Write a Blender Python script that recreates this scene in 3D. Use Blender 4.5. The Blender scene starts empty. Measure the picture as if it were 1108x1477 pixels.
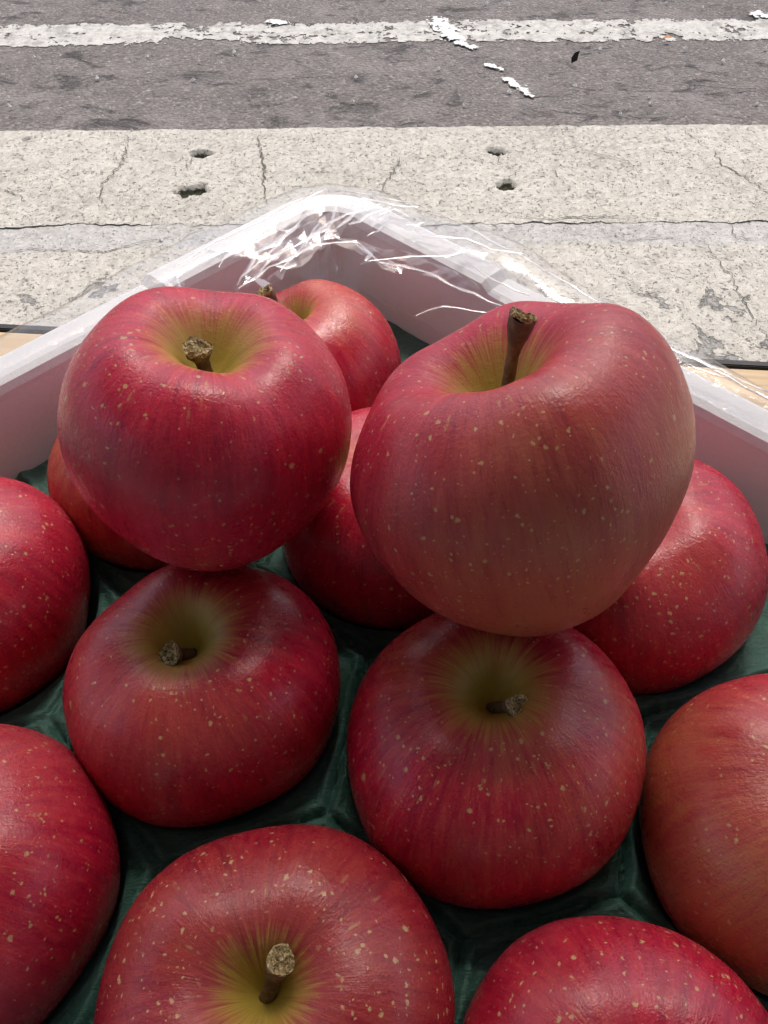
import bpy, bmesh, math, random
import numpy as np
from mathutils import Vector, Matrix, noise as mnoise

scene = bpy.context.scene
R = math.radians

# ------------------------------------------------------------------ camera, sky, sun, exposure
CAM_Z = 1.0
PITCH = R(51)
FPX = 1111.0
cam_d = bpy.data.cameras.new('camera')
cam = bpy.data.objects.new('camera', cam_d)
scene.collection.objects.link(cam)
cam.location = (0, 0, CAM_Z)
cam.rotation_euler = (math.pi / 2 - PITCH, 0, 0)
cam_d.sensor_fit = 'VERTICAL'
cam_d.sensor_height = 34.6
cam_d.lens = 34.6 * FPX / 1477.0
cam_d.clip_start = 0.01
cam_d.clip_end = 500
scene.camera = cam

SUN_EL, SUN_AZ = R(64), R(10)
world = bpy.data.worlds.new('World')
scene.world = world
world.use_nodes = True
wn = world.node_tree
sky = wn.nodes.new('ShaderNodeTexSky')
sky.sky_type = 'NISHITA'
sky.sun_disc = False
sky.sun_elevation = SUN_EL
sky.sun_rotation = SUN_AZ
sky.air_density = 1.0
sky.dust_density = 5.0
sky.ozone_density = 0.6
bg = wn.nodes['Background']
bg.inputs['Strength'].default_value = 0.15
wn.links.new(sky.outputs[0], bg.inputs['Color'])

sun_d = bpy.data.lights.new('sun', 'SUN')
sun_d.energy = 1.3
sun_d.angle = R(12)
sun_d.color = (1.0, 0.97, 0.93)
sun = bpy.data.objects.new('sun', sun_d)
scene.collection.objects.link(sun)
to_sun = Vector((math.cos(SUN_EL) * math.sin(SUN_AZ), math.cos(SUN_EL) * math.cos(SUN_AZ), math.sin(SUN_EL)))
sun.rotation_euler = to_sun.to_track_quat('Z', 'Y').to_euler()
sun.location = (1, 4, 8)

scene.view_settings.view_transform = 'Standard'
scene.view_settings.look = 'None'
scene.view_settings.exposure = 0.68
scene.view_settings.gamma = 1.0

# ------------------------------------------------------------------ helpers
C = scene.collection
cth, sth = math.cos(PITCH), math.sin(PITCH)


def px(x, y, z):
    """direction of a photo pixel met with the horizontal plane at height z"""
    u = (x - 554) / FPX
    v = (738.5 - y) / FPX
    d = Vector((u, cth + v * sth, -(sth - v * cth)))
    return Vector((0, 0, CAM_Z)) + d * ((z - CAM_Z) / d.z)


def mesh_obj(name, verts, faces, mat, parent=None, smooth=False):
    me = bpy.data.meshes.new(name)
    me.from_pydata([tuple(v) for v in verts], [], faces)
    me.update()
    if mat:
        me.materials.append(mat)
    if smooth:
        me.polygons.foreach_set('use_smooth', [True] * len(me.polygons))
    o = bpy.data.objects.new(name, me)
    C.objects.link(o)
    if parent:
        o.parent = parent
    return o


def tag(o, label=None, cat=None, group=None, kind=None):
    if label: o['label'] = label
    if cat: o['category'] = cat
    if group: o['group'] = group
    if kind: o['kind'] = kind
    return o


def empty(name, loc):
    o = bpy.data.objects.new(name, None)
    C.objects.link(o)
    o.location = loc
    o.empty_display_size = 0.02
    return o


def bm_obj(name, bm, mat, parent=None, smooth=False):
    me = bpy.data.meshes.new(name)
    bm.to_mesh(me)
    bm.free()
    if mat: me.materials.append(mat)
    if smooth:
        me.polygons.foreach_set('use_smooth', [True] * len(me.polygons))
    o = bpy.data.objects.new(name, me)
    C.objects.link(o)
    if parent: o.parent = parent
    return o


def box_bm(x0, x1, y0, y1, z0, z1, bevel=0.0, seg=2):
    bm = bmesh.new()
    bmesh.ops.create_cube(bm, size=1)
    for v in bm.verts:
        v.co = Vector(((x0 + x1) / 2 + v.co.x * (x1 - x0), (y0 + y1) / 2 + v.co.y * (y1 - y0), (z0 + z1) / 2 + v.co.z * (z1 - z0)))
    if bevel:
        bmesh.ops.bevel(bm, geom=bm.edges[:], offset=bevel, segments=seg, affect='EDGES')
    return bm


class NT:
    """small node-graph helper"""
    def __init__(self, name):
        self.m = bpy.data.materials.new(name)
        self.m.use_nodes = True
        self.t = self.m.node_tree
        self.t.nodes.clear()
        self.out = self.n('ShaderNodeOutputMaterial')

    def n(self, typ, **kw):
        nd = self.t.nodes.new(typ)
        for k, v in kw.items():
            setattr(nd, k, v)
        return nd

    def link(self, a, b):
        self.t.links.new(a, b)

    def inp(self, sock, val):
        if isinstance(val, bpy.types.NodeSocket):
            self.link(val, sock)
        elif isinstance(val, (tuple, list)) and len(val) == 3 and sock.type == 'RGBA':
            sock.default_value = (*val, 1)
        else:
            sock.default_value = val

    def math(self, op, a, b=None, c=None, clamp=False):
        nd = self.n('ShaderNodeMath', operation=op, use_clamp=clamp)
        self.inp(nd.inputs[0], a)
        if b is not None: self.inp(nd.inputs[1], b)
        if c is not None: self.inp(nd.inputs[2], c)
        return nd.outputs[0]

    def vmath(self, op, a, b=None, scale=None):
        nd = self.n('ShaderNodeVectorMath', operation=op)
        self.inp(nd.inputs[0], a)
        if b is not None: self.inp(nd.inputs[1], b)
        if scale is not None: self.inp(nd.inputs[3], scale)
        return nd.outputs[0]

    def noise(self, vec, scale, detail=3, rough=0.5, dist=0.0, color=False):
        nd = self.n('ShaderNodeTexNoise')
        self.inp(nd.inputs['Vector'], vec)
        nd.inputs['Scale'].default_value = scale
        nd.inputs['Detail'].default_value = detail
        nd.inputs['Roughness'].default_value = rough
        nd.inputs['Distortion'].default_value = dist
        return nd.outputs['Color' if color else 'Fac']

    def voro(self, vec, scale, feature='F1', rnd=1.0):
        nd = self.n('ShaderNodeTexVoronoi', feature=feature)
        self.inp(nd.inputs['Vector'], vec)
        nd.inputs['Scale'].default_value = scale
        nd.inputs['Randomness'].default_value = rnd
        return nd

    def map(self, val, a, b, c=0.0, d=1.0, smooth=True):
        nd = self.n('ShaderNodeMapRange', interpolation_type='SMOOTHSTEP' if smooth else 'LINEAR')
        self.inp(nd.inputs['Value'], val)
        self.inp(nd.inputs['From Min'], a)
        self.inp(nd.inputs['From Max'], b)
        self.inp(nd.inputs['To Min'], c)
        self.inp(nd.inputs['To Max'], d)
        return nd.outputs[0]

    def mix(self, fac, a, b, blend='MIX'):
        nd = self.n('ShaderNodeMix', data_type='RGBA', blend_type=blend)
        self.inp(nd.inputs[0], fac)
        self.inp(nd.inputs[6], a)
        self.inp(nd.inputs[7], b)
        return nd.outputs[2]

    def ramp(self, fac, stops):
        nd = self.n('ShaderNodeValToRGB')
        e = nd.color_ramp.elements
        while len(e) < len(stops): e.new(0.5)
        for i, (p, c) in enumerate(stops):
            e[i].position = p
            e[i].color = (*c, 1)
        self.inp(nd.inputs[0], fac)
        return nd.outputs[0]

    def co(self):
        return self.n('ShaderNodeTexCoord').outputs['Object']

    def bump(self, h, strength=0.5, dist=0.001, normal=None):
        nd = self.n('ShaderNodeBump')
        nd.inputs['Strength'].default_value = strength
        nd.inputs['Distance'].default_value = dist
        self.inp(nd.inputs['Height'], h)
        if normal is not None: self.inp(nd.inputs['Normal'], normal)
        return nd.outputs[0]

    def pbr(self, color, rough=0.6, normal=None, **kw):
        nd = self.n('ShaderNodeBsdfPrincipled')
        self.inp(nd.inputs['Base Color'], color)
        self.inp(nd.inputs['Roughness'], rough)
        if normal is not None: self.inp(nd.inputs['Normal'], normal)
        for k, v in kw.items():
            self.inp(nd.inputs[k], v)
        self.link(nd.outputs[0], self.out.inputs[0])
        return nd


# ------------------------------------------------------------------ ground materials
def mat_concrete(name, c0, c1, flake=0.0, pit=1.0, attr=False):
    t = NT(name)
    co = t.co()
    big = t.noise(co, 3.0, 4, 0.6)
    mid = t.noise(co, 22.0, 5, 0.65)
    fine = t.noise(co, 130.0, 4, 0.75)
    grain = t.voro(co, 95.0)
    col = t.mix(t.map(big, 0.3, 0.7), c0, c1)
    col = t.mix(t.math('MULTIPLY', t.map(mid, 0.42, 0.66), 0.45), col, tuple(x * 0.72 for x in c0))
    stain = t.noise(t.vmath('MULTIPLY', co, (1.0, 0.55, 1.0)), 6.5, 6, 0.7, 0.8)
    col = t.mix(t.math('MULTIPLY', t.map(stain, 0.5, 0.72), 0.5), col, tuple(x * 0.6 for x in c0))
    sandc = t.mix(t.math('MULTIPLY', t.map(grain.outputs['Color'], 0.25, 0.95), 0.5), col, tuple(min(1, x * 1.35) for x in c1))
    col = t.mix(0.8, col, sandc)
    pits = t.noise(co, 115.0, 5, 0.78)
    pm = t.map(pits, 0.575, 0.66, 0, 1)
    pm = t.math('MULTIPLY', pm, t.map(mid, 0.35, 0.6, 0.35, 1.0))
    col = t.mix(t.math('MULTIPLY', pm, 0.48 * pit), col, (0.085, 0.08, 0.07))
    spk = t.map(fine, 0.58, 0.68)
    col = t.mix(t.math('MULTIPLY', spk, 0.5), col, (0.1, 0.09, 0.08))
    h = t.math('ADD', t.math('MULTIPLY', fine, 0.5), t.math('MULTIPLY', mid, 0.8))
    h = t.math('SUBTRACT', h, t.math('MULTIPLY', pm, 1.3 * pit))
    if flake:
        fl = t.noise(co, 9.0, 9, 0.68, 0.4)
        # flaked surface lies in a band along the slab's outer joint
        sep = t.n('ShaderNodeSeparateXYZ')
        t.link(co, sep.inputs[0])
        band = t.map(sep.outputs[1], 1.12, 1.62, 0.10, -0.09)
        fm = t.map(t.math('ADD', fl, band), 0.585, 0.62)
        col = t.mix(t.math('MULTIPLY', fm, flake), col, t.mix(fine, (0.10, 0.10, 0.105), (0.27, 0.27, 0.27)))
        h = t.math('SUBTRACT', h, t.math('MULTIPLY', fm, 0.9))
    if attr:
        a = t.n('ShaderNodeAttribute', attribute_name='dirt')
        dm = t.map(t.math('ADD', a.outputs['Fac'], t.math('MULTIPLY', t.math('SUBTRACT', pits, 0.5), 0.9)), 0.35, 0.7)
        col = t.mix(dm, col, t.mix(fine, (0.012, 0.014, 0.008), (0.06, 0.06, 0.04)))
    t.pbr(col, 0.92, t.bump(h, 0.9, 0.006), **{'Specular IOR Level': 0.2})
    return t.m


def mat_asphalt():
    t = NT('asphalt')
    co = t.co()
    mp = t.n('ShaderNodeMapping')
    mp.inputs['Scale'].default_value = (0.55, 1, 1)
    t.link(co, mp.inputs[0])
    big = t.noise(mp.outputs[0], 2.4, 5, 0.6)
    agg = t.voro(co, 75.0)
    agg2 = t.voro(co, 150.0)
    fine = t.noise(co, 95.0, 5, 0.75)
    base = t.mix(t.map(big, 0.3, 0.7), (0.12, 0.110, 0.108), (0.215, 0.198, 0.192))
    stone = t.ramp(agg.outputs['Color'], [(0.0, (0.045, 0.04, 0.038)), (0.5, (0.15, 0.132, 0.12)), (0.8, (0.24, 0.21, 0.19)), (1.0, (0.5, 0.46, 0.42))])
    col = t.mix(0.5, t.mix(0.22, base, (0.4, 0.36, 0.33)), stone)
    stone2 = t.ramp(agg2.outputs['Color'], [(0.0, (0.05, 0.045, 0.042)), (0.7, (0.18, 0.16, 0.145)), (1.0, (0.55, 0.51, 0.47))])
    col = t.mix(0.35, col, stone2)
    wear = t.noise(mp.outputs[0], 9.0, 8, 0.74, 0.8)
    col = t.mix(t.math('MULTIPLY', t.map(wear, 0.52, 0.66), 0.62), col, (0.05, 0.047, 0.048))
    dust = t.noise(co, 6.0, 5, 0.6)
    col = t.mix(t.math('MULTIPLY', t.map(dust, 0.48, 0.7), 0.5), col, (0.27, 0.245, 0.23))
    h = t.math('SUBTRACT', t.math('MULTIPLY', fine, 1.0), t.math('MULTIPLY', agg.outputs['Distance'], 0.9))
    h = t.math('SUBTRACT', h, t.math('MULTIPLY', t.map(wear, 0.56, 0.68), 0.7))
    t.pbr(col, 0.85, t.bump(h, 1.0, 0.009), **{'Specular IOR Level': 0.35})
    return t.m


def mat_paint():
    t = NT('road_paint')
    co = t.co()
    n1 = t.noise(co, 30.0, 5, 0.7)
    n2 = t.noise(co, 80.0, 5, 0.75)
    col = t.mix(t.map(n1, 0.35, 0.7), (0.47, 0.46, 0.425), (0.34, 0.33, 0.30))
    col = t.mix(t.map(n2, 0.57, 0.66), col, (0.2, 0.18, 0.15))
    n3 = t.noise(co, 14.0, 7, 0.75)
    col = t.mix(t.math('MULTIPLY', t.map(n3, 0.48, 0.62), 0.75), col, (0.21, 0.2, 0.185))
    t.pbr(col, 0.8, t.bump(n2, 0.7, 0.003))
    return t.m


def mat_plain(name, col, rough=0.7, var=0.25, scale=60.0, bump=0.4, spec=0.4):
    t = NT(name)
    co = t.co()
    n = t.noise(co, scale, 4, 0.6)
    c = t.mix(t.map(n, 0.3, 0.7), tuple(x * (1 - var) for x in col), tuple(min(1, x * (1 + var)) for x in col))
    t.pbr(c, rough, t.bump(n, bump, 0.001), **{'Specular IOR Level': spec})
    return t.m


M_gutter = mat_concrete('gutter_concrete', (0.39, 0.37, 0.325), (0.455, 0.435, 0.385), attr=True)
M_slab = mat_concrete('slab_concrete', (0.40, 0.38, 0.335), (0.46, 0.44, 0.395), flake=0.6, pit=0.8)
M_mortar = mat_concrete('mortar', (0.36, 0.35, 0.33), (0.42, 0.41, 0.39), pit=0.35)
M_asphalt = mat_asphalt()
M_paint = mat_paint()
M_splash = mat_plain('white_splash', (0.58, 0.58, 0.56), 0.6, 0.08)
M_crack = mat_plain('crack_dirt', (0.10, 0.09, 0.07), 0.95, 0.4, 200)
M_far = mat_plain('far_ground', (0.16, 0.155, 0.15), 0.9, 0.2, 2.0)

rng = np.random.default_rng(7)
random.seed(7)


def fnoise(x, y, s=1.0, seed=0.0):
    return mnoise.fractal(Vector((x * s + seed, y * s - seed * 0.7, seed)), 0.6, 2.1, 5)


# ------------------------------------------------------------------ ground, road, gutter, pavement
G = 0.0


def gy(x, ya, yb):
    """row of the road at world x, from its photo heights at the left (ya) and right (yb) picture edges"""
    a, b = px(0, ya, 0), px(1108, yb, 0)
    k = (b.y - a.y) / (b.x - a.x)
    return a.y + k * (x - a.x)


def ground_strip(name, x0, x1, fy0, fy1, step, z, mat, hfun=None, parent=None, attr=None, smooth=True):
    nx = max(2, int((x1 - x0) / step))
    xs = np.linspace(x0, x1, nx)
    ny = max(2, int(abs(fy1(0) - fy0(0)) / step))
    vs, fs, at = [], [], []
    for j in range(ny + 1):
        t = j / ny
        for x in xs:
            y = fy0(x) * (1 - t) + fy1(x) * t
            h, d = (hfun(x, y) if hfun else (0, 0))
            vs.append((x, y, z + h))
            at.append(d)
    for j in range(ny):
        for i in range(nx - 1):
            a = j * nx + i
            fs.append((a, a + 1, a + nx + 1, a + nx))
    o = mesh_obj(name, vs, fs, mat, parent, smooth)
    if attr:
        la = o.data.attributes.new(attr, 'FLOAT', 'POINT')
        la.data.foreach_set('value', at)
    return o


tag(mesh_obj('ground', [(-60, -40, -0.03), (60, -40, -0.03), (60, 90, -0.03), (-60, 90, -0.03)], [(0, 1, 2, 3)], M_far), kind='structure')

f_asph0 = lambda x: gy(x, 191, 181) + 0.006 * fnoise(x, 0, 5, 3.1) + 0.003 * fnoise(x, 0, 30, 5.1)
f_seam0 = lambda x: gy(x, 329, 322) + 0.012 * fnoise(x, 0, 4, 9.2) + 0.008 * fnoise(x, 0, 25, 2.2)      # gutter / mortar
f_seam1 = lambda x: gy(x, 366, 352) + 0.022 * fnoise(x, 0, 3, 1.2) + 0.006 * fnoise(x, 0, 22, 7.2)       # mortar / slab


def h_asph(x, y):
    return (0.004 * fnoise(x, y, 2.2, 1.0) + 0.0016 * fnoise(x, y, 30, 4.0), 0)


holes = [(290, 224, .019), (276, 277, .027), (715, 220, .016), (731, 269, .020), (38, 203, .009)]
hole_pts = [(px(a, b, 0), r) for a, b, r in holes]


def h_gut(x, y):
    h = 0.002 * fnoise(x, y, 3, 2.0) + 0.0008 * fnoise(x, y, 40, 6.0)
    d = 0.0
    for p, r in hole_pts:
        dx, dy = x - p.x, y - p.y
        if abs(dx) < 0.06 and abs(dy) < 0.06:
            rr = math.hypot(dx * 0.8, dy) * (1 + 0.45 * fnoise(x, y, 45, 8.0))
            q = max(0.0, min(1.0, (r * 1.25 - rr) / (r * 0.45)))
            q = q * q * (3 - 2 * q)
            h -= 0.018 * q
            d = max(d, q)
    return (h, d)


road = tag(ground_strip('road', -2.6, 2.6, lambda x: f_asph0(x) - 0.03, lambda x: 3.9, 0.014, -0.004, M_asphalt, h_asph), kind='structure')
tag(mesh_obj('road_beyond', [(-60, 3.88, -0.006), (60, 3.88, -0.006), (60, 9.5, -0.006), (-60, 9.5, -0.006)], [(0, 1, 2, 3)], M_asphalt), kind='structure')
gutter = tag(ground_strip('gutter', -1.9, 1.9, lambda x: f_seam0(x), lambda x: f_asph0(x) - 0.001, 0.006, 0.0045, M_gutter, h_gut, attr='dirt'), kind='structure')
mortar = tag(ground_strip('mortar_joint', -1.9, 1.9, lambda x: f_seam1(x) - 0.03, lambda x: f_seam0(x) + 0.03, 0.008, 0.0022, M_mortar, lambda x, y: (0.0015 * fnoise(x, y, 9, 3), 0)), kind='structure')
slab = tag(ground_strip('pavement', -1.9, 1.9, lambda x: -1.6, lambda x: f_seam1(x) + 0.0, 0.03, 0.004, M_slab, lambda x, y: (0.0012 * fnoise(x, y, 5, 5), 0)), kind='structure')
# the same strips carried on to either side, plain
for s in (-1, 1):
    for nm, fa, fb, mat, z in (('gutter', f_seam0, f_asph0, M_gutter, 0.006), ('pavement', lambda x: -1.6, f_seam0, M_slab, 0.004)):
        xa, xb = s * 1.897, s * 14
        ya, yb = fa(xa), fb(xa)
        q = [(xa, ya, z), (xb, ya, z), (xb, yb, z), (xa, yb, z)]
        tag(mesh_obj(nm, q if s > 0 else q[::-1], [(0, 1, 2, 3)], mat), kind='structure')


# painted line: a sheet with ragged, worn edges
def ragged_sheet(name, x0, x1, fy0, fy1, step, z, mat, keep, parent, hfun=None):
    nx = int((x1 - x0) / step)
    ny = max(2, int(abs(fy1(0) - fy0(0)) / step))
    vs, fs = [], []
    for j in range(ny + 1):
        for i in range(nx + 1):
            x = x0 + (x1 - x0) * i / nx
            y = fy0(x) + (fy1(x) - fy0(x)) * j / ny
            vs.append((x + step * 0.35 * fnoise(x, y, 90, 1), y + step * 0.35 * fnoise(x, y, 90, 2), z + (hfun(x, y)[0] if hfun else 0)))
    for j in range(ny):
        for i in range(nx):
            x = x0 + (x1 - x0) * (i + .5) / nx
            t = (j + .5) / ny
            y = fy0(x) + (fy1(x) - fy0(x)) * t
            if keep(x, y, t):
                a = j * (nx + 1) + i
                fs.append((a, a + 1, a + nx + 2, a + nx + 1))
    o = mesh_obj(name, vs, fs, mat, parent, True)
    bm = bmesh.new(); bm.from_mesh(o.data)
    bmesh.ops.delete(bm, geom=[v for v in bm.verts if not v.link_faces], context='VERTS')
    bm.to_mesh(o.data); bm.free()
    return o


worn = px(270, 45, 0)


def keep_line(x, y, t):
    edge = min(t, 1 - t) * 2
    n = fnoise(x, y, 16, 3.3) + 0.5 * fnoise(x, y, 60, 1.3)
    w = math.exp(-((x - worn.x) / 0.17) ** 2) * 1.1 * (1.15 - t * 0.3)
    return edge * 2.2 + n * 0.75 > 0.22 + w * (0.9 + 1.4 * fnoise(x, y, 11, 6.1)) * 1.0 and n > -0.5


ragged_sheet('white_line', -2.5, 2.5, lambda x: gy(x, 66, 56), lambda x: gy(x, 34, 25), 0.0055, -0.0018, M_paint, keep_line, road, h_asph)


def blob(name, pts_px, w, mat, parent, z=0.0025, seed=0.0):
    """a splash of paint along a pixel path, broken into ragged flakes"""
    P = [px(a, b, 0) for a, b in pts_px]
    xs = [p.x for p in P]; ys = [p.y for p in P]
    x0, x1, y0, y1 = min(xs) - w * 2, max(xs) + w * 2, min(ys) - w * 2, max(ys) + w * 2

    def keep(x, y, t):
        best = 9
        for a, b in zip(P[:-1], P[1:]):
            d = b - a
            k = max(0, min(1, ((x - a.x) * d.x + (y - a.y) * d.y) / max(1e-9, d.x ** 2 + d.y ** 2)))
            best = min(best, math.hypot(x - a.x - d.x * k, y - a.y - d.y * k))
        return best < w * (0.85 + 0.9 * fnoise(x, y, 40, seed))
    return ragged_sheet(name, x0, x1, lambda x: y0, lambda x: y1, 0.004, z, mat, keep, parent, h_asph)


blob('paint_splash', [(630, 30), (655, 55)], 0.035, M_splash, road, seed=1.0)
blob('paint_splash', [(662, 64), (684, 70)], 0.014, M_splash, road, seed=2.0)
blob('paint_splash', [(703, 96), (724, 101)], 0.013, M_splash, road, seed=3.0)
blob('paint_splash', [(730, 117), (748, 126), (764, 137)], 0.016, M_splash, road, seed=4.0)
blob('paint_splash', [(1092, 20), (1108, 24)], 0.022, M_splash, road, seed=5.0)
blob('paint_splash', [(390, 31), (412, 33)], 0.02, M_splash, road, seed=6.0)


def crack(pts_px, w, parent, z, seed):
    P = [px(a, b, 0) for a, b in pts_px]
    fine = []
    r = random.Random(seed)
    for a, b in zip(P[:-1], P[1:]):
        n = max(3, int((b - a).length / 0.009))
        for i in range(n):
            fine.append(a.lerp(b, i / n) + Vector((r.uniform(-.006, .006), r.uniform(-.005, .005), 0)))
    fine.append(P[-1])
    vs, fs = [], []
    m = len(fine)
    for i, p in enumerate(fine):
        d = (fine[min(i + 1, m - 1)] - fine[max(i - 1, 0)]).normalized()
        nrm = Vector((-d.y, d.x, 0))
        k = 0.6 * w * (0.35 + 0.65 * math.sin(math.pi * min(1, (i + .6) / m))) * r.uniform(.45, 1.3)
        vs += [p + nrm * k + Vector((0, 0, z)), p - nrm * k + Vector((0, 0, z))]
        if i:
            fs.append((2 * i - 2, 2 * i - 1, 2 * i + 1, 2 * i))
    return mesh_obj('crack', vs, fs, M_crack, parent)


ck = [
    ([(372, 200), (376, 225), (383, 250), (380, 275), (386, 298)], .0035, gutter),
    ([(186, 200), (180, 235), (150, 268), (145, 290), (155, 306)], .0028, gutter),
    ([(0, 276), (22, 283), (40, 294)], .0026, gutter),
    ([(280, 232), (266, 248)], .0022, gutter),
    ([(578, 230), (566, 252), (552, 270), (548, 284)], .0028, gutter),
    ([(1028, 222), (1038, 240), (1068, 256), (1085, 268), (1108, 280)], .0034, gutter),
    ([(985, 192), (1003, 205), (1012, 212)], .0022, gutter),
    ([(818, 214), (850, 223), (880, 230), (905, 236), (925, 258)], .0018, gutter),
    ([(722, 232), (719, 242)], .0018, gutter),
    ([(735, 262), (752, 242)], .0018, gutter),
    ([(795, 246), (806, 262), (822, 276)], .0018, gutter),
    ([(740, 317), (790, 320), (850, 316), (920, 316)], .003, gutter),
    ([(0, 369), (45, 362), (110, 364), (150, 367), (215, 350), (250, 346)], .0022, mortar),
    ([(880, 336), (905, 350), (960, 345), (985, 343)], .0018, mortar),
    ([(1012, 348), (1030, 372), (1052, 400), (1068, 432), (1085, 462), (1108, 492)], .0022, slab),
    ([(1048, 322), (1060, 345), (1090, 348)], .0018, mortar),
]
for i, (p, w, par) in enumerate(ck):
    crack(p, w, par, {gutter: 0.0083, mortar: 0.0058, slab: 0.0072}[par], i)
# cracks worn into the asphalt
for i, p in enumerate([[(280, 108), (360, 112), (470, 108), (560, 106)], [(700, 130), (770, 138), (830, 132), (905, 150)], [(960, 118), (1030, 124), (1108, 128)], [(968, 12), (1010, 8), (1070, 2)]]):
    crack(p, 0.003, road, 0.003, 50 + i)

# loose grit
gv, gf = [], []
for i in range(420):
    x = random.uniform(-1.7, 1.7)
    y = random.uniform(2.25, 3.6) if random.random() < .8 else random.uniform(1.3, 2.2)
    r = random.choice([.0015, .002, .003, .004, .006]) * random.uniform(.7, 1.2)
    b = len(gv)
    zb = 0.008
    a0 = random.random() * 6
    ring = [(x + r * math.cos(a0 + k * 1.2566) * random.uniform(.7, 1.3), y + r * math.sin(a0 + k * 1.2566) * random.uniform(.7, 1.3), zb - 0.004) for k in range(5)]
    gv += ring + [(x, y, zb + r * .6)]
    gf += [(b + k, b + (k + 1) % 5, b + 5) for k in range(5)]
tag(mesh_obj('road_grit', gv, gf, mat_plain('grit', (0.6, 0.58, 0.55), 0.8, 0.2)), 'loose pale grit scattered over the asphalt and gutter', kind='stuff')

# dark leaf on the asphalt
lp = px(829, 87, 0.012)
lv = [(-.012, -.014, -.003), (.006, -.010, .004), (.010, .004, .014), (.014, .012, .024), (-.002, .010, .018), (-.012, -.002, .008)]
leaf = mesh_obj('fallen_leaf', [Vector(v) for v in lv], [(0, 1, 5), (1, 2, 4, 5), (2, 3, 4)], mat_plain('dark_leaf', (0.012, 0.011, 0.010), 1.0, spec=0.0))
leaf.location = lp
m_ = leaf.modifiers.new('t', 'SOLIDIFY'); m_.thickness = 0.001
tag(leaf, 'small blackened leaf lying on the asphalt beside the white splashes', 'leaf')
lp = px(962, 54, 0.011)
lf2 = mesh_obj('leaf_fragment', [Vector(v) * 1.0 for v in [(-.016, -.006, 0), (.004, -.010, .003), (.018, .002, 0), (.002, .010, .005)]], [(0, 1, 3), (1, 2, 3)], mat_plain('orange_leaf', (0.42, 0.19, 0.06), 0.8))
lf2.location = lp
m_ = lf2.modifiers.new('t', 'SOLIDIFY'); m_.thickness = 0.001
tag(lf2, 'small orange scrap of leaf at the edge of the white road line', 'leaf')

# ------------------------------------------------------------------ shop canopy and wall that shade the stall
M_wall = mat_plain('shop_plaster', (0.28, 0.265, 0.25), 0.9, 0.08, 4)
M_canopy = mat_plain('canopy_rail', (0.6, 0.6, 0.6), 0.5, 0.08, 3)


def mat_cloth():
    t = NT('canopy_cloth')
    df = t.n('ShaderNodeBsdfDiffuse'); df.inputs[0].default_value = (0.17, 0.17, 0.17, 1)
    tl = t.n('ShaderNodeBsdfTranslucent'); tl.inputs[0].default_value = (0.80, 0.79, 0.77, 1)
    mx = t.n('ShaderNodeMixShader'); mx.inputs[0].default_value = 0.04
    t.link(df.outputs[0], mx.inputs[1]); t.link(tl.outputs[0], mx.inputs[2]); t.link(mx.outputs[0], t.out.inputs[0])
    return t.m


M_cloth = mat_cloth()
SHADE_Y = 0.12            # where the canopy's shade ends on the table top (z = 0.7)
CAN_Z = 2.6
can_y = SHADE_Y + (CAN_Z - 0.70) * math.cos(SUN_AZ) / math.tan(SUN_EL)
wall = tag(bm_obj('shop_wall', box_bm(-3.2, 3.2, -1.75, -1.6, 0, 3.2, .01), M_wall), 'dull plastered shop wall behind the fruit table', 'wall')
can = tag(empty('shop_canopy', (0, -1.6, CAN_Z)), 'grey cloth canopy over the fruit table, fixed to the shop wall', 'canopy')
o = mesh_obj('cloth', [(-3.2, 0, 0.001), (3.2, 0, 0.001), (3.2, can_y + 1.6, 0.001), (-3.2, can_y + 1.6, 0.001)], [(0, 1, 2, 3)], M_cloth, can)
o = bm_obj('front_rail', box_bm(-3.2, 3.2, can_y + 1.552, can_y + 1.597, -0.055, -0.002, .004), M_canopy, can)
for k in range(5):
    x = -3.0 + k * 1.5
    bm_obj('rafter', box_bm(x - .025, x + .025, 0.002, can_y + 1.55, -0.05, -0.002, .003), M_canopy, can)

# ------------------------------------------------------------------ table
def mat_wood():
    t = NT('pale_wood')
    co = t.co()
    mp = t.n('ShaderNodeMapping')
    mp.inputs['Scale'].default_value = (2.5, 60, 60)
    t.link(co, mp.inputs[0])
    g = t.noise(mp.outputs[0], 1.0, 5, 0.6, 0.8)
    g2 = t.noise(mp.outputs[0], 4.0, 3, 0.6)
    col = t.ramp(g, [(0.3, (0.34, 0.22, 0.11)), (0.5, (0.52, 0.37, 0.21)), (0.7, (0.60, 0.45, 0.28))])
    col = t.mix(t.math('MULTIPLY', t.map(g2, 0.5, 0.7), 0.35), col, (0.36, 0.24, 0.13))
    t.pbr(col, 0.5, t.bump(g, 0.25, 0.0006))
    return t.m


M_wood = mat_wood()
M_black = mat_plain('black_trim', (0.012, 0.012, 0.014), 0.5, 0.2)
TZ = 0.70
ta, tb = px(0, 471, TZ), px(1108, 526, TZ)
tang = math.atan2(tb.y - ta.y, tb.x - ta.x)
tmid = ta.lerp(tb, 0.5)
table = tag(empty('display_table', (tmid.x, tmid.y, 0)), 'pale wooden plank table with black edge under the apple box', 'table')
table.rotation_euler = (0, 0, tang)
nb = 6
depth = 0.62
for k in range(nb):
    y1 = -0.004 - k * depth / nb
    bm_obj('board', box_bm(-0.62, 0.62, y1 - depth / nb + 0.0015, y1, TZ - 0.022, TZ, .0015), M_wood, table)
bm_obj('edge_strip', box_bm(-0.62, 0.62, -0.0038, 0.0012, TZ - 0.034, TZ + 0.0016, .0006), M_black, table)
bm_obj('apron', box_bm(-0.58, 0.58, -0.06, -0.04, TZ - 0.09, TZ - 0.0225, .002), M_wood, table)
bm_obj('apron', box_bm(-0.58, 0.58, -0.59, -0.57, TZ - 0.09, TZ - 0.0225, .002), M_wood, table)
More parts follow.
